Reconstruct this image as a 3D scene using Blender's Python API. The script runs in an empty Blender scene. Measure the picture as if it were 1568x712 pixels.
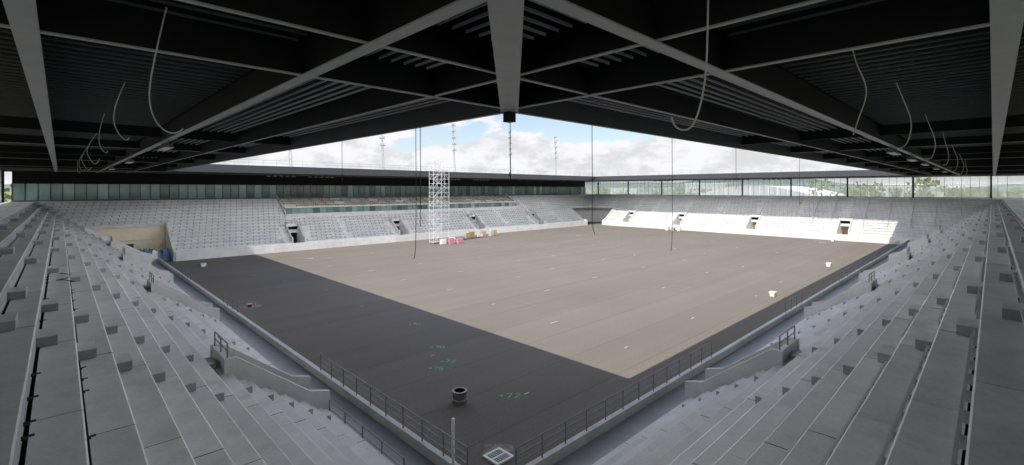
import bpy, math, random
from mathutils import Vector
random.seed(7)
S=bpy.context.scene
# ------------------------------------------------------------------ helpers
class MB:
    def __init__(s): s.v=[];s.f=[];s.m=[]
    def face(s,pts,mi=0):
        n=len(s.v); s.v+= [tuple(p) for p in pts]; s.f.append(tuple(range(n,n+len(pts)))); s.m.append(mi)
    def hexa(s,p,mi=0):
        n=len(s.v); s.v+=[tuple(q) for q in p]
        for f in ((0,3,2,1),(4,5,6,7),(0,1,5,4),(1,2,6,5),(2,3,7,6),(3,0,4,7)):
            s.f.append(tuple(n+k for k in f)); s.m.append(mi)
    def box(s,x0,x1,y0,y1,z0,z1,mi=0,M=None):
        p=[(x0,y0,z0),(x1,y0,z0),(x1,y1,z0),(x0,y1,z0),(x0,y0,z1),(x1,y0,z1),(x1,y1,z1),(x0,y1,z1)]
        if M: p=[M(*q) for q in p]
        s.hexa(p,mi)
    def prism(s,poly,M,s0,s1,mi=0):
        n=len(s.v);k=len(poly)
        s.v+=[tuple(M(s0,t,z)) for t,z in poly]+[tuple(M(s1,t,z)) for t,z in poly]
        s.f.append(tuple(range(n,n+k)));s.m.append(mi)
        s.f.append(tuple(range(n+2*k-1,n+k-1,-1)));s.m.append(mi)
        for i in range(k):
            j=(i+1)%k
            s.f.append((n+i,n+k+i,n+k+j,n+j));s.m.append(mi)
    def tube(s,a,b,r,mi=0,n=5,r2=None):
        a=Vector(a);b=Vector(b);d=b-a
        if d.length<1e-6:return
        r2=r if r2 is None else r2
        d.normalize(); u=d.orthogonal().normalized(); w=d.cross(u)
        k=len(s.v)
        for P,R in((a,r),(b,r2)):
            for i in range(n):
                an=2*math.pi*i/n; s.v.append(tuple(P+u*R*math.cos(an)+w*R*math.sin(an)))
        for i in range(n):
            j=(i+1)%n; s.f.append((k+i,k+j,k+n+j,k+n+i));s.m.append(mi)
        s.f.append(tuple(range(k+n-1,k-1,-1)));s.m.append(mi)
        s.f.append(tuple(range(k+n,k+2*n)));s.m.append(mi)
    def build(s,name,mats,parent=None):
        me=bpy.data.meshes.new(name); me.from_pydata(s.v,[],s.f)
        for m in mats: me.materials.append(m)
        me.polygons.foreach_set('material_index',s.m); me.update()
        o=bpy.data.objects.new(name,me); S.collection.objects.link(o)
        if parent: o.parent=parent
        return o
def empty(name):
    e=bpy.data.objects.new(name,None); S.collection.objects.link(e); return e

def mat(name,col,rough=.8,metal=0,noise=.15,scale=1.5,island=0,bump=0,spec=.5,fine=0,stain=0):
    m=bpy.data.materials.new(name); m.use_nodes=True; nt=m.node_tree; b=nt.nodes['Principled BSDF']
    b.inputs['Roughness'].default_value=rough; b.inputs['Metallic'].default_value=metal
    b.inputs['Specular IOR Level'].default_value=spec
    tc=nt.nodes.new('ShaderNodeTexCoord')
    def N(t): return nt.nodes.new(t)
    def math_(op,a,bb,c=None):
        n=N('ShaderNodeMath'); n.operation=op
        for i,x in enumerate((a,bb,c)):
            if x is None: continue
            if isinstance(x,(int,float)): n.inputs[i].default_value=x
            else: nt.links.new(x,n.inputs[i])
        return n.outputs[0]
    no=N('ShaderNodeTexNoise'); no.inputs['Scale'].default_value=scale; no.inputs['Detail'].default_value=8; no.inputs['Roughness'].default_value=.65
    nt.links.new(tc.outputs['Object'],no.inputs['Vector'])
    v=math_('MULTIPLY_ADD',no.outputs['Fac'],noise*4,1-noise*2)
    if fine:
        n2=N('ShaderNodeTexNoise'); n2.inputs['Scale'].default_value=scale*14; n2.inputs['Detail'].default_value=4
        nt.links.new(tc.outputs['Object'],n2.inputs['Vector'])
        v=math_('MULTIPLY',v,math_('MULTIPLY_ADD',n2.outputs['Fac'],fine*4,1-fine*2))
    if stain:
        n3=N('ShaderNodeTexNoise'); n3.inputs['Scale'].default_value=.55; n3.inputs['Detail'].default_value=10; n3.inputs['Roughness'].default_value=.75
        nt.links.new(tc.outputs['Object'],n3.inputs['Vector'])
        r=N('ShaderNodeMapRange');r.inputs['From Min'].default_value=.50;r.inputs['From Max'].default_value=.66;r.inputs['To Min'].default_value=1;r.inputs['To Max'].default_value=1-stain
        nt.links.new(n3.outputs['Fac'],r.inputs['Value']); v=math_('MULTIPLY',v,r.outputs[0])
    if island:
        g=N('ShaderNodeNewGeometry'); v=math_('MULTIPLY',v,math_('MULTIPLY_ADD',g.outputs['Random Per Island'],island*2,1-island))
    mx=N('ShaderNodeVectorMath'); mx.operation='SCALE'; mx.inputs[0].default_value=col[:3]
    nt.links.new(v,mx.inputs['Scale']); nt.links.new(mx.outputs[0],b.inputs['Base Color'])
    if bump:
        bp=N('ShaderNodeBump'); bp.inputs['Strength'].default_value=bump; bp.inputs['Distance'].default_value=.02
        nt.links.new(no.outputs['Fac'],bp.inputs['Height']); nt.links.new(bp.outputs[0],b.inputs['Normal'])
    return m
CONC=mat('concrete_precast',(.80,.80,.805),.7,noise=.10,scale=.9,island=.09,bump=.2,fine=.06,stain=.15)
RISER_SHADE=mat('concrete_riser_shade',(.40,.405,.415),.8,noise=.12,scale=.9,island=.08,fine=.06,stain=.2)  # darker than the treads: shade on upright faces painted into the colour
CONC2=mat('concrete_wall',(.68,.675,.655),.8,noise=.12,scale=.6,island=.06,bump=.2,fine=.05,stain=.15)
CONCD=mat('concrete_floor',(.50,.50,.50),.8,noise=.15,scale=.8,bump=.2,fine=.08)
BEIGE=mat('beige_wall',(.85,.74,.55),.8,noise=.08)
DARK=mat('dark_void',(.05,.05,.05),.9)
DARK2=mat('shadow_gap_dark',(.012,.012,.012),.9)  # near-black slot faces behind the treads; gap shade painted as colour
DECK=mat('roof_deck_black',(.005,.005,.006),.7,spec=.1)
RIB=mat('deck_rib_glint',(.45,.455,.465),.4,noise=.1)  # pale ribs: light caught on the deck flanges painted into the colour
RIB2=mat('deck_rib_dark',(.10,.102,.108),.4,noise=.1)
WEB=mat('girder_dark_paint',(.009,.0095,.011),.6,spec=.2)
FLG=mat('girder_flange_lit',(.34,.34,.34),.5,noise=.12,scale=1,fine=.06)  # lighter than the web: light on beam undersides painted in
FASC=mat('fascia_metal',(.045,.048,.055),.45)
STEEL=mat('galvanised_steel',(.5,.51,.53),.45,metal=.5,noise=.1)
SEATR=mat('aluminium_seat_rail',(.76,.77,.79),.4,metal=.2,noise=.06)
GREYP=mat('rail_paint_grey',(.16,.17,.18),.5)
BRKT=mat('bracket_grey',(.34,.35,.37),.5)
BLACK=mat('black_rubber',(.02,.02,.02),.5)
CABLEG=mat('grey_cable',(.55,.55,.53),.5)
WHITE=mat('white_plastic',(.8,.8,.78),.4,noise=.05)
TIMBER=mat('raw_timber',(.50,.38,.24),.7,noise=.15,scale=3,island=.15)
PINK=mat('pink_wrap',(.62,.25,.32),.5,noise=.15,scale=3,island=.2)
BLUE=mat('blue_tarp',(.05,.20,.42),.5,noise=.2,scale=3)
ORANGE=mat('orange_crate',(.45,.24,.10),.6)
GREEN=mat('green_spray',(.09,.72,.22),.8,noise=.2,scale=8)
CHALK=mat('white_chalk',(.34,.32,.295),.9,noise=.2,scale=6)
GLASS=mat('teal_facade_glass',(.30,.47,.43),.06,noise=.2,scale=.25,island=.4,spec=.9)
GLASSD=mat('dark_facade_glass',(.15,.24,.20),.06,noise=.3,scale=.25,island=.6,spec=.9)
ROOFW=mat('white_hall_roof',(.7,.7,.7),.5,noise=.05)
HALL=mat('hall_cladding',(.35,.36,.38),.6,noise=.1)
LEAF=mat('foliage',(.11,.14,.04),.9,noise=.3,scale=.05,island=.35)
HILL=mat('hill_forest',(.12,.16,.15),1,noise=.25,scale=.01)
def glazing():
    m=bpy.data.materials.new('translucent_glazing');m.use_nodes=True;nt=m.node_tree;nt.nodes.clear()
    out=nt.nodes.new('ShaderNodeOutputMaterial');mx=nt.nodes.new('ShaderNodeMixShader');mx.inputs[0].default_value=.34
    tr=nt.nodes.new('ShaderNodeBsdfTransparent');tr.inputs[0].default_value=(.93,.97,.96,1)
    tl=nt.nodes.new('ShaderNodeBsdfTranslucent');tl.inputs[0].default_value=(.85,.88,.86,1)
    nt.links.new(tr.outputs[0],mx.inputs[1]);nt.links.new(tl.outputs[0],mx.inputs[2]);nt.links.new(mx.outputs[0],out.inputs[0]);return m
GLAZ=glazing()

# ------------------------------------------------------------------ dimensions
LX,LY=120.0,82.0
T0,DT,RZ,NR=2.2,.8,.56,16
def zrow(i): return 1+RZ*(i+1)
SIDES={
 'W':(lambda s,t,z:(-t,s,z),LY),
 'S':(lambda s,t,z:(s,-t,z),LX),
 'N':(lambda s,t,z:(s,LY+t,z),LX),
 'E':(lambda s,t,z:(LX+t,s,z),LY)}
VOM={'W':[9.5,31,52.5,70],'S':[11.4,32.6,55,77,99],'N':[22,46,70,94],'E':[11,31.5,52.5,70]}
CORN=8
GAPS={k:[(0,4,s,s+2.2) for s in v] for k,v in VOM.items()}
GAPS['W'].append((0,CORN-1,79,999)); GAPS['N'].append((0,CORN-1,-999,2.5))
GAPS['N'].append((0,CORN-1,116,999)); GAPS['E'].append((0,CORN-1,79,999))
GAPS['N'].append((9,15,23,92))

for k,(M,L) in SIDES.items():
    G=empty('grandstand')
    mb=MB()
    for i in range(NR):
        t0=T0+DT*i;t1=t0+DT;z=zrow(i);zb=zrow(i-1) if i else .7
        js=[];j=-30.0
        while j<L+30:
            if -t0+.6<j<L+t0-.6: js.append(j)
            j+=5.9
        P=[(-t0,-t1)]+[(j,j) for j in js]+[(L+t0,L+t1)]
        for a,b in zip(P,P[1:]):
            pcs=[(a,b)]
            for (i0,i1,g0,g1) in GAPS[k]:
                if not(i0<=i<=i1): continue
                nw=[]
                for (a_,b_) in pcs:
                    lo=min(a_);hi=max(b_)
                    if hi<=g0 or lo>=g1: nw.append((a_,b_));continue
                    if lo<g0: nw.append((a_,(g0,g0)))
                    if hi>g1: nw.append(((g1,g1),b_))
                pcs=nw
            for a_,b_ in pcs:
                e=.014
                A0,A1,B0,B1=a_[0]+e,a_[1]+e,b_[0]-e,b_[1]-e
                n=len(mb.v)
                c=.03
                dz=random.uniform(-.006,.006); tr=t1-(.075 if i<NR-1 else 0)
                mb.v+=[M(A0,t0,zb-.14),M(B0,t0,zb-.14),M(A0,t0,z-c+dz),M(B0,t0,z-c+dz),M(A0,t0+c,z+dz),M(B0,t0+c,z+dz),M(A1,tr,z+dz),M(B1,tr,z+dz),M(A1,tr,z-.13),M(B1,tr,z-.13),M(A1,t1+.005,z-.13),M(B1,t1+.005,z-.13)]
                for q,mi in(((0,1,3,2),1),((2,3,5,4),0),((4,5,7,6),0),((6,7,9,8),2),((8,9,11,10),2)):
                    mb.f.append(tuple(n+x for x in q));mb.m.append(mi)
    RR=RISER_SHADE if k in 'WS' else CONC2
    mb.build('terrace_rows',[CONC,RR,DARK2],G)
    mb=MB()
    w0={'W':-0.25,'S':-0.25,'N':2.5,'E':-.25}[k]; w1={'W':79,'S':L+.25,'N':116,'E':79}[k]
    wh=1.15 if k in'WS' else 1.5
    a0=w0-(2 if w0<0 else 0); a1=w1+(2 if w1>L else 0)
    s=w0
    while s<w1-.01:
        e=min(s+5.9,w1); mb.box(s+.008,e-.008,.0,.25,-.02,wh,0,M); s=e
    mb.face([M(a0,.24,.7),M(a1,.24,.7),M(a1,T0+.05,.7),M(a0,T0+.05,.7)],1)
    mb.build('front_wall',[CONC2,CONCD],G)
    mb=MB();rl=MB()
    for s in VOM[k]:
        ztop=zrow(4)+1.15
        for sa in(s-.2,s+2.2):
            poly=[(T0-.15,.7),(T0-.15,2.35),(T0+.75,2.6),(T0+DT*5-.2,ztop),(T0+DT*5+.25,ztop),(T0+DT*5+.25,.7)]
            mb.prism(poly,M,sa,sa+.2)
        mb.box(s,s+2.2,T0+DT*5,T0+DT*5+.2,3.0,ztop-.03,0,M)
        mb.face([M(s,T0,.72),M(s+2.2,T0,.72),M(s+2.2,T0+8,.72),M(s,T0+8,.72)],1)
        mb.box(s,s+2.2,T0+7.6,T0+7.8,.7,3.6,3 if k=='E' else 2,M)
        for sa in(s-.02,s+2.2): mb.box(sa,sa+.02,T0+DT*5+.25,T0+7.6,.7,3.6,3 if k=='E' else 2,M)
        t=T0+DT*5+.1
        for q in (0,1.1,2.2): rl.tube(M(s+q,t,ztop-.05),M(s+q,t,ztop+.6),.03)
        for zz in(.3,.6): rl.tube(M(s,t,ztop+zz),M(s+2.2,t,ztop+zz),.03)
    def cpar(s):
        n=CORN
        poly=[(0.25,-.02),(0.25,1.6),(T0,2.3),(T0+DT*n-.1,zrow(n-1)+1.0),(T0+DT*n+.2,zrow(n-1)+1.0),(T0+DT*n+.2,-.02)]
        mb.prism(poly,M,s,s+.25)
    if k=='W': cpar(79)
    if k=='N': cpar(2.25);cpar(116)
    if k=='E': cpar(79)
    mb.build('vomitory_parapets',[CONC2,CONCD,DARK,BEIGE],G)
    def rail(a,b,t,z0,h=1.0,sp=1.5,bars=(.35,.68,1.0)):
        n=max(1,round((b-a)/sp))
        for q in range(n+1):
            ss=a+(b-a)*q/n; rl.tube(M(ss,t,z0),M(ss,t,z0+h),.032)
        for f in bars: rl.tube(M(a,t,z0+h*f),M(b,t,z0+h*f),.026)
    if k=='W':
        for a,b in((1.2,15.2),(33.5,38.5),(54,59),(72,77)): rail(a,b,.12,1.15,.95)
        rail(2.5,9.2,T0-.1,.7,1.25)
    if k=='S':
        for a,b in((1.2,19),(34.5,39.5),(55,61),(66,72),(77,83),(98,106)): rail(a,b,.12,1.15,.95)
    rl.build('railings',[GREYP],G)
    if k=='W':
        rl=MB(); rl.tube(M(2.1,.12,1.15),M(2.1,.12,2.9),.065,0,10); rl.box(2.0,2.2,.02,.22,1.15,1.17,0,M); rl.build('corner_post',[WHITE],G)
    if k=='E':
        cb=MB()
        for s in (-8,-4,-0,4,8.5,15,19,23):
            for i in range(2,15):
                z=zrow(i);t=T0+DT*i+.4
                if s<-t+.5: continue
                cb.tube(M(s,t,z),M(s,t,z+1.0),.035)
                if i<14: cb.tube(M(s,t,z+1.0),M(s,t+DT,z+1.0+RZ),.03)
        cb.build('aisle_handrails',[STEEL],G)
    mb=MB()
    ais=[]
    for s in VOM[k]:
        ais.append((s+1.1,5,NR-2)); ais.append((s-1.1,0,4)); ais.append((s+3.4,0,4)); ais.append((s+11.5,0,NR-2))
    if k in 'WS': ais.append((5.6,6,NR-2))
    for c,i0,i1 in ais:
        for i in range(i0,i1+1):
            if any(g[0]<=i<=g[1] and g[2]-.7<c<g[3]+.7 and (g[3]-g[2])>3 for g in GAPS[k]): continue
            if c>L+1: continue
            te=T0+DT*(i+1); zz=zrow(i)
            mb.box(c-.48,c+.48,te-.42,te-.002,zz+.008,zz+.29,0,M)
            for f in (-.485,.485): mb.face([M(c+f,te-.42,zz+.01),M(c+f,te-.003,zz+.01),M(c+f,te-.003,zz+.265),M(c+f,te-.42,zz+.265)],1)
            mb.face([M(c-.49,te-.425,zz+.008),M(c+.49,te-.425,zz+.008),M(c+.49,te-.425,zz+.265),M(c-.49,te-.425,zz+.265)],1)  # side and front overlays in riser colour: shade painted onto the step block
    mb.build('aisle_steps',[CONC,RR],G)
    mb=MB()
    def free(i,s):
        for g in GAPS[k]:
            if g[0]<=i<=g[1] and g[2]-.3<s<g[3]+.3: return False
        return all(not(abs(s-c)<.8 and i0<=i<=i1) for c,i0,i1 in ais)
    for i in range(NR-1):
        t=T0+DT*(i+1)-.07; z=zrow(i)
        s=-t+1; run=None
        while s<L+t-1:
            ok=free(i,s)
            if k=='W':
                if ok and i in(10,11) and s<24 and random.random()<.5:
                    j=random.uniform(-.25,.25)
                    mb.box(s+j-.02,s+j+.02,t-.02,t+.07,z+.10,z+.16,1,M); mb.box(s+j-.04,s+j+.04,t-.09,t-.02,z+.145,z+.16,1,M)
            elif ok:
                if k=='S' and i>=4:
                    mb.box(s-.03,s+.03,t-.02,t+.07,z+.2,z+.38,0,M)
                elif k in'NE': mb.box(s-.07,s+.07,t-.06,t+.07,z+.02,z+.36,2 if k=='N' else 0,M)
            if k in'SNE' and (k!='S' or i>=4):
                if ok and run is None: run=s
                if (not ok) and run is not None:
                    mb.box(run,s-1,t-.06,t-.01,z+.33,z+.38,3 if k=='S' else 0,M); run=None
            s+=1.0
        if run is not None: mb.box(run,s-1,t-.06,t-.01,z+.33,z+.38,3 if k=='S' else 0,M)
    mb.build('seat_rails',[STEEL,BLACK,BRKT,SEATR],G)
    mb=MB()
    tb=T0+DT*NR
    mb.hexa([M(-tb,tb,0),M(L+tb,tb,0),M(L+tb+.3,tb+.3,0),M(-tb-.3,tb+.3,0),M(-tb,tb,zrow(NR-1)-.004),M(L+tb,tb,zrow(NR-1)-.004),M(L+tb+.3,tb+.3,zrow(NR-1)-.004),M(-tb-.3,tb+.3,zrow(NR-1)-.004)],0)
    zt=zrow(NR-1)
    if k!='N':
        mb.face([M(-tb,tb,zt+.003),M(L+tb,tb,zt+.003),M(L+tb+3,tb+3,zt+.003),M(-tb-3,tb+3,zt+.003)],0)
        s=-tb
        while s<L+tb+2:
            mb.box(s-.03,s+.03,tb+3,tb+3.08,zt,15.0,2,M); s+=1.45
        mb.box(-tb-3,L+tb+3,tb+2.98,tb+3.1,zt+.02,zt+.22,2,M)
        mb.box(-tb-3,L+tb+3,tb+2.98,tb+3.1,13.0,13.06,2,M)
        mb.face([M(-tb-3,tb+3.13,zt),M(L+tb+3,tb+3.13,zt),M(L+tb+3,tb+3.13,15.9),M(-tb-3,tb+3.13,15.9)],3)
        s=-tb+2.5
        while s<L+tb+3:
            mb.box(s-.16,s+.16,tb+2.5,tb+2.8,zt,15.2,1,M); s+=13.2
    mb.build('rear_wall',[CONC2,WEB,STEEL,GLAZ],G)
    if k=='N':
        mb=MB()
        mb.face([M(-tb-2,tb,zt+.003),M(L+tb+2,tb,zt+.003),M(L+tb+2,tb+2,zt+.003),M(-tb-2,tb+2,zt+.003)],3)
        s=-17.0
        while s<L+17:
            w=1.5; d=1 if 18<s else 0
            if random.random()<.12: d=1-d
            mb.box(s+.04,s+w-.04,17,17.05,zt+.25,12.95,d,M)
            mb.box(s-.05,s+.05,16.93,17.1,zt,12.95,4 if s<18 else 2,M)
            s+=w
        mb.box(-17,L+17,16.9,17.2,12.95,15.6,4,M)
        mb.box(-17,L+17,16.88,17.2,zt,zt+.25,2,M)
        mb.box(-17,L+17,17.2,17.3,zt,12.9,4,M)
        mb.build('glass_facade',[GLASS,GLASSD,GREYP,CONCD,WEB],G)
        mb=MB(); tg=T0+DT*9; z0=zrow(8)
        s=23.0
        while s<92-.1:
            mb.box(s+.04,s+1.5-.04,tg+.9,tg+.95,z0+.1,8.0,1 if random.random()<.85 else 0,M)
            mb.box(s-.04,s+.04,tg+.84,tg+.98,z0,8.0,2,M); s+=1.5
        mb.box(23,92,tg,tg+1.0,z0-.1,z0+.02,3,M)
        mb.box(23,92,tg-.2,tg-.1,z0-.1,z0+.75,3,M)
        mb.box(23,92,tg+.6,tg+1.1,8.0,8.35,3,M)
        mb.box(23,92,tg+1.0,tg+1.2,z0,8.0,4,M)
        zz=8.0;tt=tg+1.1
        for q in range(4):
            mb.box(23,92,tt,tt+1.15,zz-.5,zz+.35+.0,3,M)
            s=23.4
            while s<91:
                if random.random()<.85:
                    mb.box(s,s+2.1,tt+.5,tt+.95,zz+.62,zz+.68,5,M)
                    mb.box(s+.1,s+.2,tt+.55,tt+.9,zz+.35,zz+.62,5,M); mb.box(s+1.9,s+2.0,tt+.55,tt+.9,zz+.35,zz+.62,5,M)
                s+=2.3
            tt+=1.15; zz+=.42
        for s in(22.8,92): mb.prism([(tg,z0-.3),(tg,z0+1.2),(15,zt+.9),(15.2,zt+.9),(15.2,z0-.3)],M,s,s+.2,3)
        mb.build('lounge_terrace',[GLASS,GLASSD,GREYP,CONC2,WEB,TIMBER],G)

for (x,y,sx) in((0,LY,1),(LX,LY,-1)):
    o=MB()
    if sx==1:
        o.box(-8.2,2.2,90.6,90.8,0,5.4); o.box(-8.4,-8.2,79.3,90.8,0,5.4)
        o.box(-7.4,-6.2,90.5,90.6,0.0,2.3,1); o.box(-4.5,-2.2,90.48,90.6,0,2.6,1)
        for q in range(5): o.box(-1.6+q*.75,-1.55+q*.75,90.5,90.6,1.2,2.4,2)
        o.box(-8.2,2.2,90.45,90.6,3.1,3.2,2)
    else:
        o.box(116.3,133,93.2,93.4,0,5.4,2); o.box(131,131.2,79.3,93.4,0,5.4,2)
    o.build('corner_tunnel_wall',[BEIGE,DARK,CONC2])

# ------------------------------------------------------------------ ground & pitch
def pitch_mat():
    m=bpy.data.materials.new('pitch_gravel_asphalt');m.use_nodes=True;nt=m.node_tree;b=nt.nodes['Principled BSDF']
    N=nt.nodes.new;lk=nt.links.new
    tc=N('ShaderNodeTexCoord');sp=N('ShaderNodeSeparateXYZ');lk(tc.outputs['Object'],sp.inputs[0])
    def noise(sc,det,ro,vec):
        n=N('ShaderNodeTexNoise');n.inputs['Scale'].default_value=sc;n.inputs['Detail'].default_value=det;n.inputs['Roughness'].default_value=ro;lk(vec,n.inputs['Vector']);return n.outputs['Fac']
    fine=noise(9,6,.8,tc.outputs['Object'])
    mp=N('ShaderNodeMapping');mp.inputs['Scale'].default_value=(.02,.5,1);lk(tc.outputs['Object'],mp.inputs['Vector'])
    st=noise(1,5,.5,mp.outputs[0]);big=noise(.09,6,.5,tc.outputs['Object'])
    def mm(op,a,bb,c=None):
        n=N('ShaderNodeMath');n.operation=op
        for i,x in enumerate((a,bb,c)):
            if x is None: continue
            if isinstance(x,(int,float)): n.inputs[i].default_value=x
            else: lk(x,n.inputs[i])
        return n.outputs[0]
    v=mm('MULTIPLY_ADD',fine,1.5,.25)
    v=mm('MULTIPLY',v,mm('MULTIPLY_ADD',st,.26,.87))
    v=mm('MULTIPLY',v,mm('MULTIPLY_ADD',big,.24,.88))
    q=mm('DIVIDE',sp.outputs['Y'],4.1);fr=mm('FRACT',q,0)
    jn=mm('LESS_THAN',fr,.016)
    v=mm('MULTIPLY',v,mm('MULTIPLY_ADD',jn,-.25,1))
    wn=N('ShaderNodeTexWhiteNoise');wn.noise_dimensions='1D';lk(mm('FLOOR',q,0),wn.inputs['W'])
    v=mm('MULTIPLY',v,mm('MULTIPLY_ADD',wn.outputs['Value'],.06,.97))
    sc=N('ShaderNodeVectorMath');sc.operation='SCALE';sc.inputs[0].default_value=(.208,.184,.161);lk(v,sc.inputs['Scale'])
    lk(sc.outputs[0],b.inputs['Base Color']);b.inputs['Roughness'].default_value=.95;b.inputs['Specular IOR Level'].default_value=.05
    bp=N('ShaderNodeBump');bp.inputs['Strength'].default_value=.6;bp.inputs['Distance'].default_value=.03;lk(fine,bp.inputs['Height']);lk(bp.outputs[0],b.inputs['Normal'])
    return m
o=MB();o.face([(-3000,-3000,-.06),(6000,-3000,-.06),(6000,6000,-.06),(-3000,6000,-.06)])
o.build('ground',[mat('meadow_ground',(.20,.20,.10),1,noise=.25,scale=.02)])
o=MB();o.face([(-16,-16,0),(136,-16,0),(136,98,0),(-16,98,0)]);o.build('pitch',[pitch_mat()])

o=MB()
for gx in range(10,118,11):
    for gy in range(6,80,9):
        if random.random()<.85:
            x=gx+random.uniform(-2,2);y=gy+random.uniform(-1,1);l=random.uniform(.25,.55)
            if x<18 or y<12: l*=.6
            o.face([(x-l,y-.04,.004),(x+l,y-.04,.004),(x+l,y+.04,.004),(x-l,y+.04,.004)],1)
            if random.random()<.35:o.face([(x-.03,y-.6*l,.008),(x+.03,y-.6*l,.008),(x+.03,y+.1*l,.008),(x-.03,y+.1*l,.008)],1)
n=60
for q in range(n):
    a=2*math.pi*q/n;b=2*math.pi*(q+.7)/n
    o.face([(60+r*math.cos(t),41+r*math.sin(t),.012) for r,t in((9.15,a),(9.20,a),(9.20,b),(9.15,b))])
def ln(x0,y0,x1,y1,w=.02):
    d=Vector((x1-x0,y1-y0,0)).normalized();p=Vector((-d.y,d.x,0))*w;A=Vector((x0,y0,.016));B=Vector((x1,y1,.016));o.face([A-p,B-p,B+p,A+p])
for a in((20,20,24,20),(24,20,24,23),(60,5,60,77),(42,13,44,13),(44,13,44,15),(42,15,44,15),(42,13,42,15),(70,12,73,12),(73,12,73,15)): ln(*a)
o.build('chalk_marks',[CHALK,mat('chalk_bright',(.62,.60,.56),.9,noise=.2,scale=6)])
o=MB()
SEG={'+':[((0,.5),(.6,.5)),((.3,.2),(.3,.8))],'7':[((0,1),(.6,1)),((.6,1),(.2,0))],'2':[((0,.9),(.5,1)),((.5,1),(.55,.6)),((.55,.6),(0,0)),((0,0),(.6,0))],'0':[((0,0),(0,1)),((0,1),(.5,1)),((.5,1),(.5,0)),((.5,0),(0,0))],'5':[((.5,1),(0,1)),((0,1),(0,.5)),((0,.5),(.5,.45)),((.5,.45),(.4,0)),((.4,0),(0,0))]}
def spray(txt,cx,cy,h,ang):
    e1=Vector((math.cos(ang),math.sin(ang),0));e2=Vector((-math.sin(ang),math.cos(ang),0));k=0
    for ci,ch in enumerate(txt):
        for a,b in SEG[ch]:
            r=lambda:random.uniform(-.05,.05)
            A=Vector((cx,cy,.02+k*.001))+e1*((a[0]+r()+ci*.85)*h)+e2*((a[1]+r())*h);B=Vector((cx,cy,.02+k*.001))+e1*((b[0]+r()+ci*.85)*h)+e2*((b[1]+r())*h);k+=1
            d=(B-A).normalized();w=Vector((-d.y,d.x,0))*.03
            o.face([A-w,B-w,B+w,A+w])
ra=math.radians(-44)
def GP(depth,lat): return (-11.33+.696*depth+.718*lat,-12.83+.718*depth-.696*lat)
for t,d,l,h in(('+72',26.8,-.8,.55),('+75',31.0,-5.6,.45),('+72',32.3,-5.0,.45),('+70',35.2,-6.2,.45),('+70',41.2,-9.2,.45)):
    x,y=GP(d,l);spray(t,x,y,h,ra)
o.build('spray_markings',[GREEN])
def stain_mat():
    m=mat('lime_stain',(.42,.41,.38),.95,noise=.3,scale=2,fine=.2);nt=m.node_tree
    tc=nt.nodes.new('ShaderNodeTexCoord');no=nt.nodes.new('ShaderNodeTexNoise');no.inputs['Scale'].default_value=2.2;no.inputs['Detail'].default_value=6
    nt.links.new(tc.outputs['Object'],no.inputs['Vector'])
    ln=nt.nodes.new('ShaderNodeVectorMath');ln.operation='LENGTH';nt.links.new(tc.outputs['Object'],ln.inputs[0])
    s=nt.nodes.new('ShaderNodeMath');s.operation='MULTIPLY_ADD';s.inputs[1].default_value=-.75;nt.links.new(ln.outputs['Value'],s.inputs[0]);nt.links.new(no.outputs['Fac'],s.inputs[2])
    r=nt.nodes.new('ShaderNodeMapRange');r.inputs['From Min'].default_value=-.3;r.inputs['From Max'].default_value=.25;r.inputs['To Max'].default_value=.7;nt.links.new(s.outputs[0],r.inputs['Value'])
    nt.links.new(r.outputs[0],nt.nodes['Principled BSDF'].inputs['Alpha']);return m
SM=stain_mat()
for (x,y,sc) in((3.1,2.9,1.0),(2.6,40.1,1.3),(85,62,1.2),(112,14,1.4),(20,70,1.0)):
    o=MB();o.face([(-1.3,-1.3,0),(1.3,-1.3,0),(1.3,1.3,0),(-1.3,1.3,0)]);ob=o.build('lime_stain',[SM]);ob.location=(x,y,.006);ob.scale=(sc,sc,1)
o=MB();o.tube((2.6,40.1,0),(2.6,40.1,.25),.2,0,12);o.tube((2.6,40.1,.25),(2.6,40.1,.3),.26,1,12);o.tube((3.0,39.7,0),(3.0,39.7,.5),.05,1,8);o.build('ground_sleeve',[BLACK,PINK])

o=MB();x,y=2.78,2.6;h=.5
for a,b,c,d in((-h,h,-h,-h+.1),(-h,h,h-.1,h),(-h,-h+.1,-h+.1,h-.1),(h-.1,h,-h+.1,h-.1)): o.box(x+a,x+b,y+c,y+d,-.01,.07,0)
o.box(x-.4,x+.4,y-.4,y+.4,.012,.02,1)
for q in range(7): o.box(x-.38+q*.12,x-.35+q*.12,y-.4,y+.4,.02,.06,2)
o.box(x-.4,x+.4,y-.03,y+.03,.03,.065,0)
o.build('drain_grate',[WHITE,BLACK,STEEL])

def ring(name,x,y,R,H,mats,rin=.8,n=24):
    o=MB();pr=[(R*.96,0),(R,.04),(R,H*.3),(R*1.04,H*.33),(R,H*.36),(R,H*.62),(R*1.04,H*.65),(R,H*.68),(R,H-.05),(R*1.05,H-.03),(R*1.05,H),(R*rin,H),(R*rin,H*.25),(0.001,H*.25)]
    for i in range(n):
        a=2*math.pi*i/n;b=2*math.pi*(i+1)/n
        for j,((r0,z0),(r1,z1)) in enumerate(zip(pr,pr[1:])):
            o.face([(x+r0*math.cos(a),y+r0*math.sin(a),z0),(x+r0*math.cos(b),y+r0*math.sin(b),z0),(x+r1*math.cos(b),y+r1*math.sin(b),z1),(x+r1*math.cos(a),y+r1*math.sin(a),z1)],1 if j>=11 else (2 if j in(3,10)else 0))
    o.build(name,mats)
ring('manhole_ring',4.85,8.1,.40,.68,[mat('weathered_drum',(.16,.135,.115),.8,noise=.45,scale=4,fine=.2),BLACK,CONCD])
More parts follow.
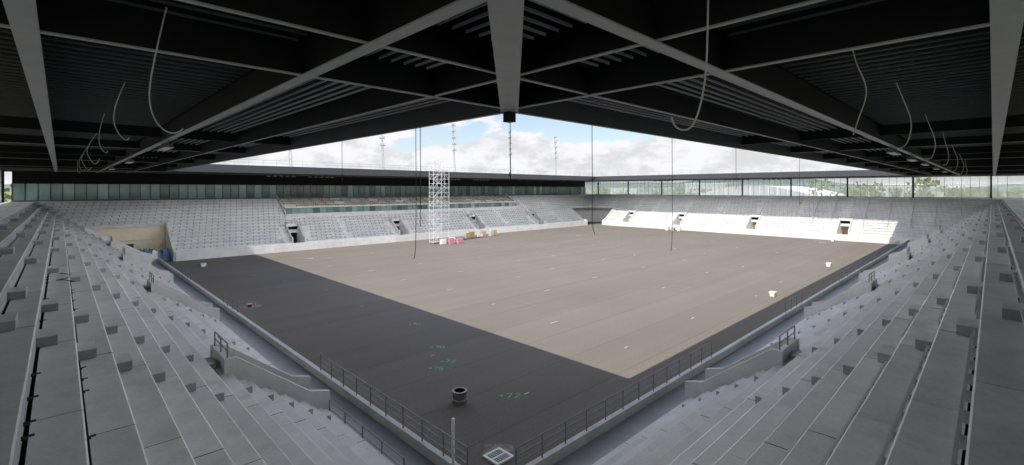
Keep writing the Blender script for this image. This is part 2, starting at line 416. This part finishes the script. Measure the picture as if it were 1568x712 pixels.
def tub(name,x,y,w,H,m1):
    o=MB()
    o.hexa([(x-w*.42,y-w*.3,0),(x+w*.42,y-w*.3,0),(x+w*.42,y+w*.3,0),(x-w*.42,y+w*.3,0),(x-w*.5,y-w*.38,H),(x+w*.5,y-w*.38,H),(x+w*.5,y+w*.38,H),(x-w*.5,y+w*.38,H)],0)
    for a,b,c,d in((-.54,.54,-.42,-.36),(-.54,.54,.36,.42),(-.54,-.48,-.36,.36),(.48,.54,-.36,.36)): o.box(x+a*w,x+b*w,y+c*w,y+d*w,H-.04,H+.06,0)
    o.box(x-w*.4,x+w*.4,y-w*.3,y+w*.3,H+.001,H+.03,1)
    o.build(name,[WHITE,m1])
tub('mortar_tub',46.2,4.4,.75,.45,TIMBER);tub('mortar_tub',74.7,5.0,.8,.5,TIMBER);tub('mortar_tub',4.7,72.7,.7,.45,BLUE);tub('mortar_tub',117,13,.9,.5,TIMBER)

def pallet(x,y,mtop,hh=1.0,w=1.2,name='loaded_pallet'):
    o=MB()
    for q in range(3): o.box(x-w/2+q*(w/2-.07),x-w/2+q*(w/2-.07)+.14,y-.4,y+.4,0,.1,1)
    for q in range(5): o.box(x-w/2,x+w/2,y-.4+q*.175,y-.4+q*.175+.1,.1,.14,1)
    z=.145
    while z<hh:
        for a in range(3):
            for b in range(2):
                j=random.uniform(-.03,.03)
                o.box(x-w/2+a*w/3+.01+j,x-w/2+(a+1)*w/3-.01+j,y-.4+b*.4+.01,y+b*.4-.01,z,z+.15,0)
        z+=.16
    o.build(name,[mtop,TIMBER])
for q in range(6): pallet(48.5+q*1.0,70.5-q*.15+(q%2)*1.1,PINK if q%3 else WHITE,random.uniform(.8,1.2),name='loaded_pallet')
for q in range(6): pallet(61.0+q*1.9,77.4+(q%2)*.9,[TIMBER,ORANGE,WHITE,TIMBER,CONCD,TIMBER][q],random.uniform(.6,1.4),name='crate_pallet')
for q in range(3): pallet(116.5,50+q*1.8,TIMBER if q%2 else WHITE,.8,name='crate_pallet')
o=MB()
for q in range(30):
    x=-.4+random.uniform(-2.2,2.0);y=83+random.uniform(0,4);w=random.uniform(.3,.7);h=random.uniform(.7,2.3)
    o.hexa([(x-w,y-w*.7,0),(x+w,y-w*.6,0),(x+w,y+w*.7,0),(x-w*.9,y+w*.6,0),(x-w*.5,y-w*.3,h),(x+w*.4,y-w*.3,h*.8),(x+w*.5,y+w*.4,h),(x-w*.5,y+w*.3,h*.7)],random.choice((0,0,1,2)))
o.build('tarp_pile',[BLUE,WHITE,GREYP])

# ------------------------------------------------------------------ scaffold tower
o=MB();x0,y0=47.6,72.8;bx=[0,2.1,4.2];by=[0,1.6];H=17.4
for a in bx:
    for b in by: o.tube((x0+a,y0+b,0),(x0+a,y0+b,H),.05)
z=.3;lv=0
while z<H:
    for b in by:
        for zz in(z,z+1.0): 
            if zz<H: o.tube((x0,y0+b,zz),(x0+4.2,y0+b,zz),.035)
        if z+2<H+.3:
            o.tube((x0,y0+b,z),(x0+2.1,y0+b,min(z+2,H)),.03);o.tube((x0+4.2,y0+b,z),(x0+2.1,y0+b,min(z+2,H)),.03)
    for a in bx:
        o.tube((x0+a,y0,z),(x0+a,y0+1.6,z),.03);o.tube((x0+a,y0,z+1),(x0+a,y0+1.6,z+1),.03)
    if lv%2==0: o.box(x0+.05,x0+4.15,y0+.1,y0+1.5,z+.03,z+.08,1)
    o.tube((x0+(.2 if lv%2 else 4.0),y0+.5,z),(x0+(4.0 if lv%2 else .2),y0+.5,z+2),.05)
    z+=2.0;lv+=1
o.build('scaffold_tower',[SEATR,CONCD])

# ------------------------------------------------------------------ roof
R=empty('stadium_roof')
IX0,IX1,IY0,IY1=1.3,118.7,.3,81.0
OX0,OX1,OY0,OY1=-21,141,-21,103
o=MB()
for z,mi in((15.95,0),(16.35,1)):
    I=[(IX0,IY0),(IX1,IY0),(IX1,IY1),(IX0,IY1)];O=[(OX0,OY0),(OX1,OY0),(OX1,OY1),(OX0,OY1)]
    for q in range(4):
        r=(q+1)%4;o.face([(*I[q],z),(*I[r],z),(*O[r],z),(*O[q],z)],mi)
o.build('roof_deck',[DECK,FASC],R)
o=MB();w=.22
o.box(IX0-w,IX1+w,IY0-w,IY0,15,16.38);o.box(IX0-w,IX1+w,IY1,IY1+w,15,16.38)
o.box(IX0-w,IX0,IY0,IY1,15,16.38);o.box(IX1,IX1+w,IY0,IY1,15,16.38)
o.box(OX0,OX1,OY0-w,OY0,15,16.4);o.box(OX0,OX1,OY1,OY1+w,15,16.4);o.box(OX0-w,OX0,OY0,OY1,15,16.4);o.box(OX1,OX1+w,OY0,OY1,15,16.4)
o.build('fascia',[FASC],R)
o=MB()
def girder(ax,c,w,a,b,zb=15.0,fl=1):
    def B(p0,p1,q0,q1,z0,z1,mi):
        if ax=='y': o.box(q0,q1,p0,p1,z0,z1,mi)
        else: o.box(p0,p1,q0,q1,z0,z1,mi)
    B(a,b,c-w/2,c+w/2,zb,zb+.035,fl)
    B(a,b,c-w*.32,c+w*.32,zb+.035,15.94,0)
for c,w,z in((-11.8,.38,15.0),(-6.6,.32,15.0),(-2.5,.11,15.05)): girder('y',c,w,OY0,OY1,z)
for c,w,z in((-13.0,.42,15.003),(-7.9,.32,15.003),(-3.7,.11,15.053)): girder('x',c,w,OX0,OX1,z)
for c,w,z in((LY+12,.4,15.006),(LY+6.6,.4,15.006),(LY+2.5,.2,15.056)): girder('x',c,w,OX0,OX1,z)
for c,w,z in((LX+12,.4,15.009),(LX+6.6,.4,15.009),(LX+2.5,.2,15.059)): girder('y',c,w,OY0,OY1,z)
girder('x',IY0-.38,.14,OX0,IX0,15.012);girder('y',IX0-.38,.14,OY0,IY0,15.012)
y=23.8;q=0
while y<100: girder('x',y,.12,OX0,IX0-.25,15.3,q%2);girder('x',y,.14,IX1+.25,OX1,15.3);y+=11.8;q+=1
x=24.8;q=0
while x<135: girder('y',x,.12,OY0,IY0-.25,15.303,q%2);girder('y',x,.14,IY1+.25,OY1,15.303);x+=11.8;q+=1
def diag(ax,ay,bx_,by_,w0,w1,z0,z1):
    a=Vector((ax,ay,0));b=Vector((bx_,by_,0));d=(b-a).normalized();n_=Vector((-d.y,d.x,0))
    p=[a-n_*w0,b-n_*w1,b+n_*w1,a+n_*w0]
    o.hexa([(q.x,q.y,z0) for q in p]+[(q.x,q.y,z1) for q in p],1)
    p=[a-n_*w0*.7,b-n_*w1*.7,b+n_*w1*.7,a+n_*w0*.7]
    o.hexa([(q.x,q.y,z1) for q in p]+[(q.x,q.y,15.93) for q in p],0)
C0=Vector((-11.33,-12.83,0));F0=Vector((.696,.718,0));R0=Vector((.718,-.696,0))
A=C0-F0*8-R0*.1;B=C0+F0*17.6-R0*.1
diag(A.x,A.y,B.x,B.y,.23,.33,14.93,14.97)
diag(LX+12,-12,118.8,.4,.25,.25,14.93,14.97);diag(-12,LY+12,1.2,81,.25,.25,14.93,14.97);diag(LX+12,LY+12,118.8,81,.25,.25,14.93,14.97)
o.box(B.x-.12,B.x+.22,B.y-.12,B.y+.22,14.55,14.92,0)
o.build('girders',[WEB,FLG],R)
o=MB()
rz0,rz1,rw=15.885,15.945,.014
y=-20.
while y<98:
    xe=min(-6.85,(y-1.5) if y<-5.3 else -6.85)
    o.box(OX0,xe,y-rw,y+rw,rz0,rz1,1);y+=.62
x=-6.2
while x<1.0:
    o.box(x-rw,x+rw,max(x-1.5,-20)+.1,80,rz0-.02,rz1,0);x+=.42
x=-19.
while x<134:
    ye=min(-8.15,(x-1.6))
    o.box(x-rw,x+rw,OY0,ye,rz0,rz1,1);x+=.62
y=-7.5
while y<.1:
    o.box(y+1.6,117,y-rw,y+rw,rz0-.02,rz1,0);y+=.42
o.build('deck_ribs',[RIB,RIB2],R)
o=MB()
x=4.
while x<120:
    o.tube((x,IY1+1.5,16.35),(x,IY1+1.5,17.5),.035);x+=2.4
for z in(16.95,17.5):
    o.tube((4,IY1+1.5,z),(119.5,IY1+1.5,z),.03);o.tube((IX1+1.5,2,z),(IX1+1.5,IY1,z),.03)
y=3.
while y<81: o.tube((IX1+1.5,y,16.35),(IX1+1.5,y,17.5),.035);y+=2.4
o.build('rooftop_railing',[STEEL],R)

def lamps(x,y,ax,n=4,sc=1):
    o=MB()
    for q in range(n):
        a=x+(q*.9*sc if ax=='x' else 0);b=y+(q*.9*sc if ax=='y' else 0);c=.26*sc
        o.tube((a,b,15.0),(a,b,14.75),.03,1)
        o.hexa([(a-c,b-c,14.55),(a+c,b-c,14.55),(a+c,b+c,14.55),(a-c,b+c,14.55),(a-c*.6,b-c*.6,14.78),(a+c*.6,b-c*.6,14.78),(a+c*.6,b+c*.6,14.78),(a-c*.6,b+c*.6,14.78)],1)
        o.box(a-c*.85,a+c*.85,b-c*.85,b+c*.85,14.52,14.548,0)
    o.build('roof_floodlight',[WHITE,GREYP])
for y in(22,43,64): lamps(-6.6,y,'y')
for x in(30,41,52,66,80): lamps(x,-7.9,'x')
for x in(18,26,60,70): lamps(x,LY+4,'x',5,1.3)
for y in(24,34,56): lamps(LX+4,y,'y',6,1.3)

def cable(pts,r,m,name='hanging_cable'):
    cu=bpy.data.curves.new(name,'CURVE');cu.dimensions='3D';cu.bevel_depth=r;cu.bevel_resolution=2
    sp=cu.splines.new('NURBS');sp.points.add(len(pts)-1);sp.use_endpoint_u=True;sp.order_u=4
    for i,p in enumerate(pts): sp.points[i].co=(*p,1)
    cu.materials.append(m);ob=bpy.data.objects.new(name,cu);S.collection.objects.link(ob)
e=R0
def cab2(x,y,prof,r,m):
    cable([(x+e.x*a,y+e.y*a,z) for a,z in prof],r,m)
cab2(-9.8,-.4,[(.15,15.9),(-.02,15.2),(-.2,14.4),(-.25,13.8),(.0,13.25),(.35,13.15),(.5,13.3)],.015,CABLEG)
cab2(-3.3,-9.4,[(.02,15.9),(0,15),(0,14.2),(-.1,13.5),(-.25,13.05),(-.45,13.0),(-.6,13.1),(-.62,13.25)],.017,CABLEG)
cab2(3.5,-10.5,[(-.3,15.9),(-.25,15.3),(.1,14.8),(.1,14.3),(-.1,13.9),(-.25,13.4)],.015,CABLEG)
for q,y in enumerate((9.3,19,30,41,52,63)):
    j=random.uniform(-.25,.25)
    cab2(-9.8,y,[(.2+j,15.9),(-.1,15.2),(-.2-j,14.6),(-.1,14.1),(.3,13.7-j),(.35+j,13.9+.1*(q%3))],.018,CABLEG)
for q,x in enumerate((10.8,21,32,43,54,66)):
    j=random.uniform(-.25,.25)
    cab2(x,-10.6,[(-.2+j,15.9),(-.1,15.3),(.15-j,14.6),(.2,14.0),(0,13.6+j),(-.2+j,13.5+.1*(q%3))],.018,CABLEG)
for x,y,zb,j in((1.15,6.8,8.6,.1),(1.15,6.4,10.2,0),(14.3,.2,8.4,.08),(6.5,.2,9.9,-.15),(1.1,.1,12.5,.05),(1.1,15,12.9,0),(40,.2,10.5,0),(24,.2,12,0)):
    cab2(x,y,[(0,15.0),(0,13.5),(.03,12),(0,(12+zb)/2 if zb<12 else zb+.1),(0,zb+.25),(-j,zb)],.016,BLACK)
cable([(-11.2+.35*math.cos(a*.7)*(1-.04*a),16.5+a*.22+.4*math.sin(a*.7),7.76+.005*a) for a in range(16)],.02,BLACK,'cable_coil')

# ------------------------------------------------------------------ floodlight masts
for x in(27.2,50.8,74.5,98,121.5):
    o=MB();y=100.5
    for dx in(-.25,.25): o.tube((x+dx,y,16),(x-.9+dx*.6,y,32),.11,0,6,.07)
    for q in range(8):
        z=17+q*2; xx=x-.9*(z-16)/16; o.tube((xx-.25,y,z),(xx+.25,y,z+.0),.05)
    for q in range(5):
        z=24+q*1.9; xx=x-.9*(z-16)/16
        o.tube((xx-.8,y-.1,z),(xx+.8,y-.1,z),.05)
        for a in(-.55,.35):
            o.hexa([(xx+a-.3,y-.5,z-.3),(xx+a+.3,y-.5,z-.3),(xx+a+.3,y-.25,z-.45),(xx+a-.3,y-.25,z-.45),(xx+a-.3,y-.45,z+.35),(xx+a+.3,y-.45,z+.35),(xx+a+.3,y-.15,z+.25),(xx+a-.3,y-.15,z+.25)],1)
    o.box(x-.5,x+.5,y-.5,y+.5,0,16)
    o.build('floodlight_mast',[STEEL,STEEL])

# ------------------------------------------------------------------ surroundings
o=MB();x0,y0=225,40
n=14
for q in range(n):
    a=q/n;b=(q+1)/n
    za=9+5*math.sin(math.pi*a);zb=9+5*math.sin(math.pi*b);ya=y0+a*55;yb=y0+b*55
    o.face([(x0,ya,za),(x0,yb,zb),(x0+60,yb,zb),(x0+60,ya,za)],0)
    o.face([(x0,ya,0),(x0,yb,0),(x0,yb,zb),(x0,ya,za)],1)
    o.box(x0-.3,x0,ya,ya+.3,0,za,0)
    o.box(x0-.1,x0-.05,ya+.6,yb-.6,3,7,2)
o.build('exhibition_hall',[ROOFW,HALL,GLASSD])
for (x,y,w,d,h) in((290,-60,40,25,13),(330,120,30,30,16),(260,150,50,20,12),(200,190,30,20,14),(-70,110,30,20,14),(400,20,60,30,15)):
    o=MB()
    o.box(x,x+w,y,y+d,0,h,0);o.box(x-.3,x+w+.3,y-.3,y+d+.3,h,h+.5,1)
    z=1.5
    while z<h-2:
        yy=y+1
        while yy<y+d-2: o.box(x-.06,x-.01,yy,yy+1.6,z,z+1.5,2);yy+=3
        z+=3.2
    o.build('office_block',[HALL,ROOFW,GLASSD])
o=MB()
def treeat(x,y,h):
    o.tube((x,y,0),(x,y,h*.5),.3,1,5,.15)
    cl=[(x+random.gauss(0,h*.17),y+random.gauss(0,h*.17),h*random.uniform(.35,.92),h*random.uniform(.1,.2)) for _ in range(9)]
    for cx,cy,cz,r in cl:
        for _ in range(16):
            d=Vector((random.gauss(0,1),random.gauss(0,1),random.gauss(0,.8)));d.normalize();p=Vector((cx,cy,cz))+d*r*random.uniform(.5,1.1)
            a=Vector((random.gauss(0,1),random.gauss(0,1),random.gauss(0,1))).normalized()*h*.05;b=a.orthogonal().normalized()*h*.045
            o.face([p-a,p-b,p+a,p+b],0)
for _ in range(260):
    if random.random()<.8: x=random.uniform(190,520);y=random.uniform(-180,330)
    else: x=random.uniform(-150,250);y=random.uniform(150,350)
    treeat(x,y,random.uniform(10,16))
o.build('distant_trees',[LEAF,mat('bark',(.08,.06,.04),.9)])
o=MB();pts=[]
n=90
for q in range(n+1):
    a=math.radians(-50+190*q/n);h=60+45*math.sin(q*.23)+25*math.sin(q*.61+1)+8*math.sin(q*1.7)
    pts.append((a,h))
for (a,h),(b,g) in zip(pts,pts[1:]):
    D=3800
    o.face([(D*math.cos(a),D*math.sin(a),-1),(D*math.cos(b),D*math.sin(b),-1),((D+500)*math.cos(b),(D+500)*math.sin(b),g),((D+500)*math.cos(a),(D+500)*math.sin(a),h)])
o.build('hills',[HILL])

# ------------------------------------------------------------------ light
sd=Vector((.81,.18,-1)).normalized()
L=bpy.data.lights.new('sun','SUN');L.energy=5.0;L.angle=math.radians(.5);L.color=(1,.95,.875)
lo=bpy.data.objects.new('sun',L);S.collection.objects.link(lo);lo.rotation_euler=sd.to_track_quat('-Z','Y').to_euler()
W=bpy.data.worlds.new('World');S.world=W;W.use_nodes=True;nt=W.node_tree;bg=nt.nodes['Background'];bg.inputs['Strength'].default_value=.15
N=nt.nodes.new;lk=nt.links.new
sk=N('ShaderNodeTexSky');sk.sky_type='NISHITA';sk.sun_disc=False;sk.sun_elevation=math.asin(-sd.z);sk.sun_rotation=math.atan2(-sd.x,-sd.y)
sk.air_density=1.0;sk.dust_density=.5;sk.ozone_density=1.5
tc=N('ShaderNodeTexCoord');mp=N('ShaderNodeMapping');mp.inputs['Scale'].default_value=(1,1,2.0);mp.inputs['Location'].default_value=(.35,.1,.0);lk(tc.outputs['Generated'],mp.inputs['Vector'])
no=N('ShaderNodeTexNoise');no.inputs['Scale'].default_value=7.5;no.inputs['Detail'].default_value=12;no.inputs['Roughness'].default_value=.6;lk(mp.outputs[0],no.inputs['Vector'])
sp=N('ShaderNodeSeparateXYZ');lk(tc.outputs['Generated'],sp.inputs[0])
def mm(op,a,b,c=None,cl=False):
    n=N('ShaderNodeMath');n.operation=op;n.use_clamp=cl
    for i,x in enumerate((a,b,c)):
        if x is None: continue
        if isinstance(x,(int,float)): n.inputs[i].default_value=x
        else: lk(x,n.inputs[i])
    return n.outputs[0]
def MR(v,a,b,c,d):
    n=N('ShaderNodeMapRange');n.interpolation_type='SMOOTHSTEP'
    for i,x in zip(('From Min','From Max','To Min','To Max'),(a,b,c,d)): n.inputs[i].default_value=x
    lk(v,n.inputs['Value']);return n.outputs[0]
Z=sp.outputs['Z']
low=mm('MAXIMUM',mm('MULTIPLY_ADD',Z,-4.2,.50),-.05)
fill_band=mm('MULTIPLY',MR(Z,.17,.24,0,1),MR(Z,.42,.56,1,0))     # unseen bright cloud belt added to light stands; zenith cleared to darken pitch
v=mm('ADD',mm('ADD',no.outputs['Fac'],low),mm('MULTIPLY',fill_band,.24))
v=mm('SUBTRACT',v,MR(Z,.48,.62,0,.25))
r=MR(v,.50,.58,0,1)
n2=N('ShaderNodeTexNoise');n2.inputs['Scale'].default_value=15;n2.inputs['Detail'].default_value=10;n2.inputs['Roughness'].default_value=.6;lk(mp.outputs[0],n2.inputs['Vector'])
cr=MR(n2.outputs['Fac'],.36,.58,5.1,6.55)
cb=mm('MULTIPLY',cr,mm('MULTIPLY_ADD',fill_band,2.9,1.0))
cc=N('ShaderNodeVectorMath');cc.operation='SCALE';cc.inputs[0].default_value=(.985,.985,1.02);lk(cb,cc.inputs['Scale'])
hz=N('ShaderNodeMix');hz.data_type='RGBA';lk(MR(Z,.0,.35,.45,0),hz.inputs['Factor']);lk(sk.outputs[0],hz.inputs['A']);hz.inputs['B'].default_value=(5.4,5.7,6.2,1)
mx=N('ShaderNodeMix');mx.data_type='RGBA';lk(r,mx.inputs['Factor']);lk(hz.outputs['Result'],mx.inputs['A']);lk(cc.outputs[0],mx.inputs['B'])
lk(mx.outputs['Result'],bg.inputs['Color'])
S.view_settings.view_transform='Standard';S.view_settings.look='None';S.view_settings.exposure=0

cd=bpy.data.cameras.new('camera');cam=bpy.data.objects.new('camera',cd);S.collection.objects.link(cam)
cam.location=(-11.33,-12.83,12);cam.rotation_euler=(math.radians(90),0,math.radians(-44.1))
cd.sensor_width=36;cd.lens=714/1568*36;cd.shift_y=-66/1568;cd.clip_start=.05;cd.clip_end=12000
S.camera=cam
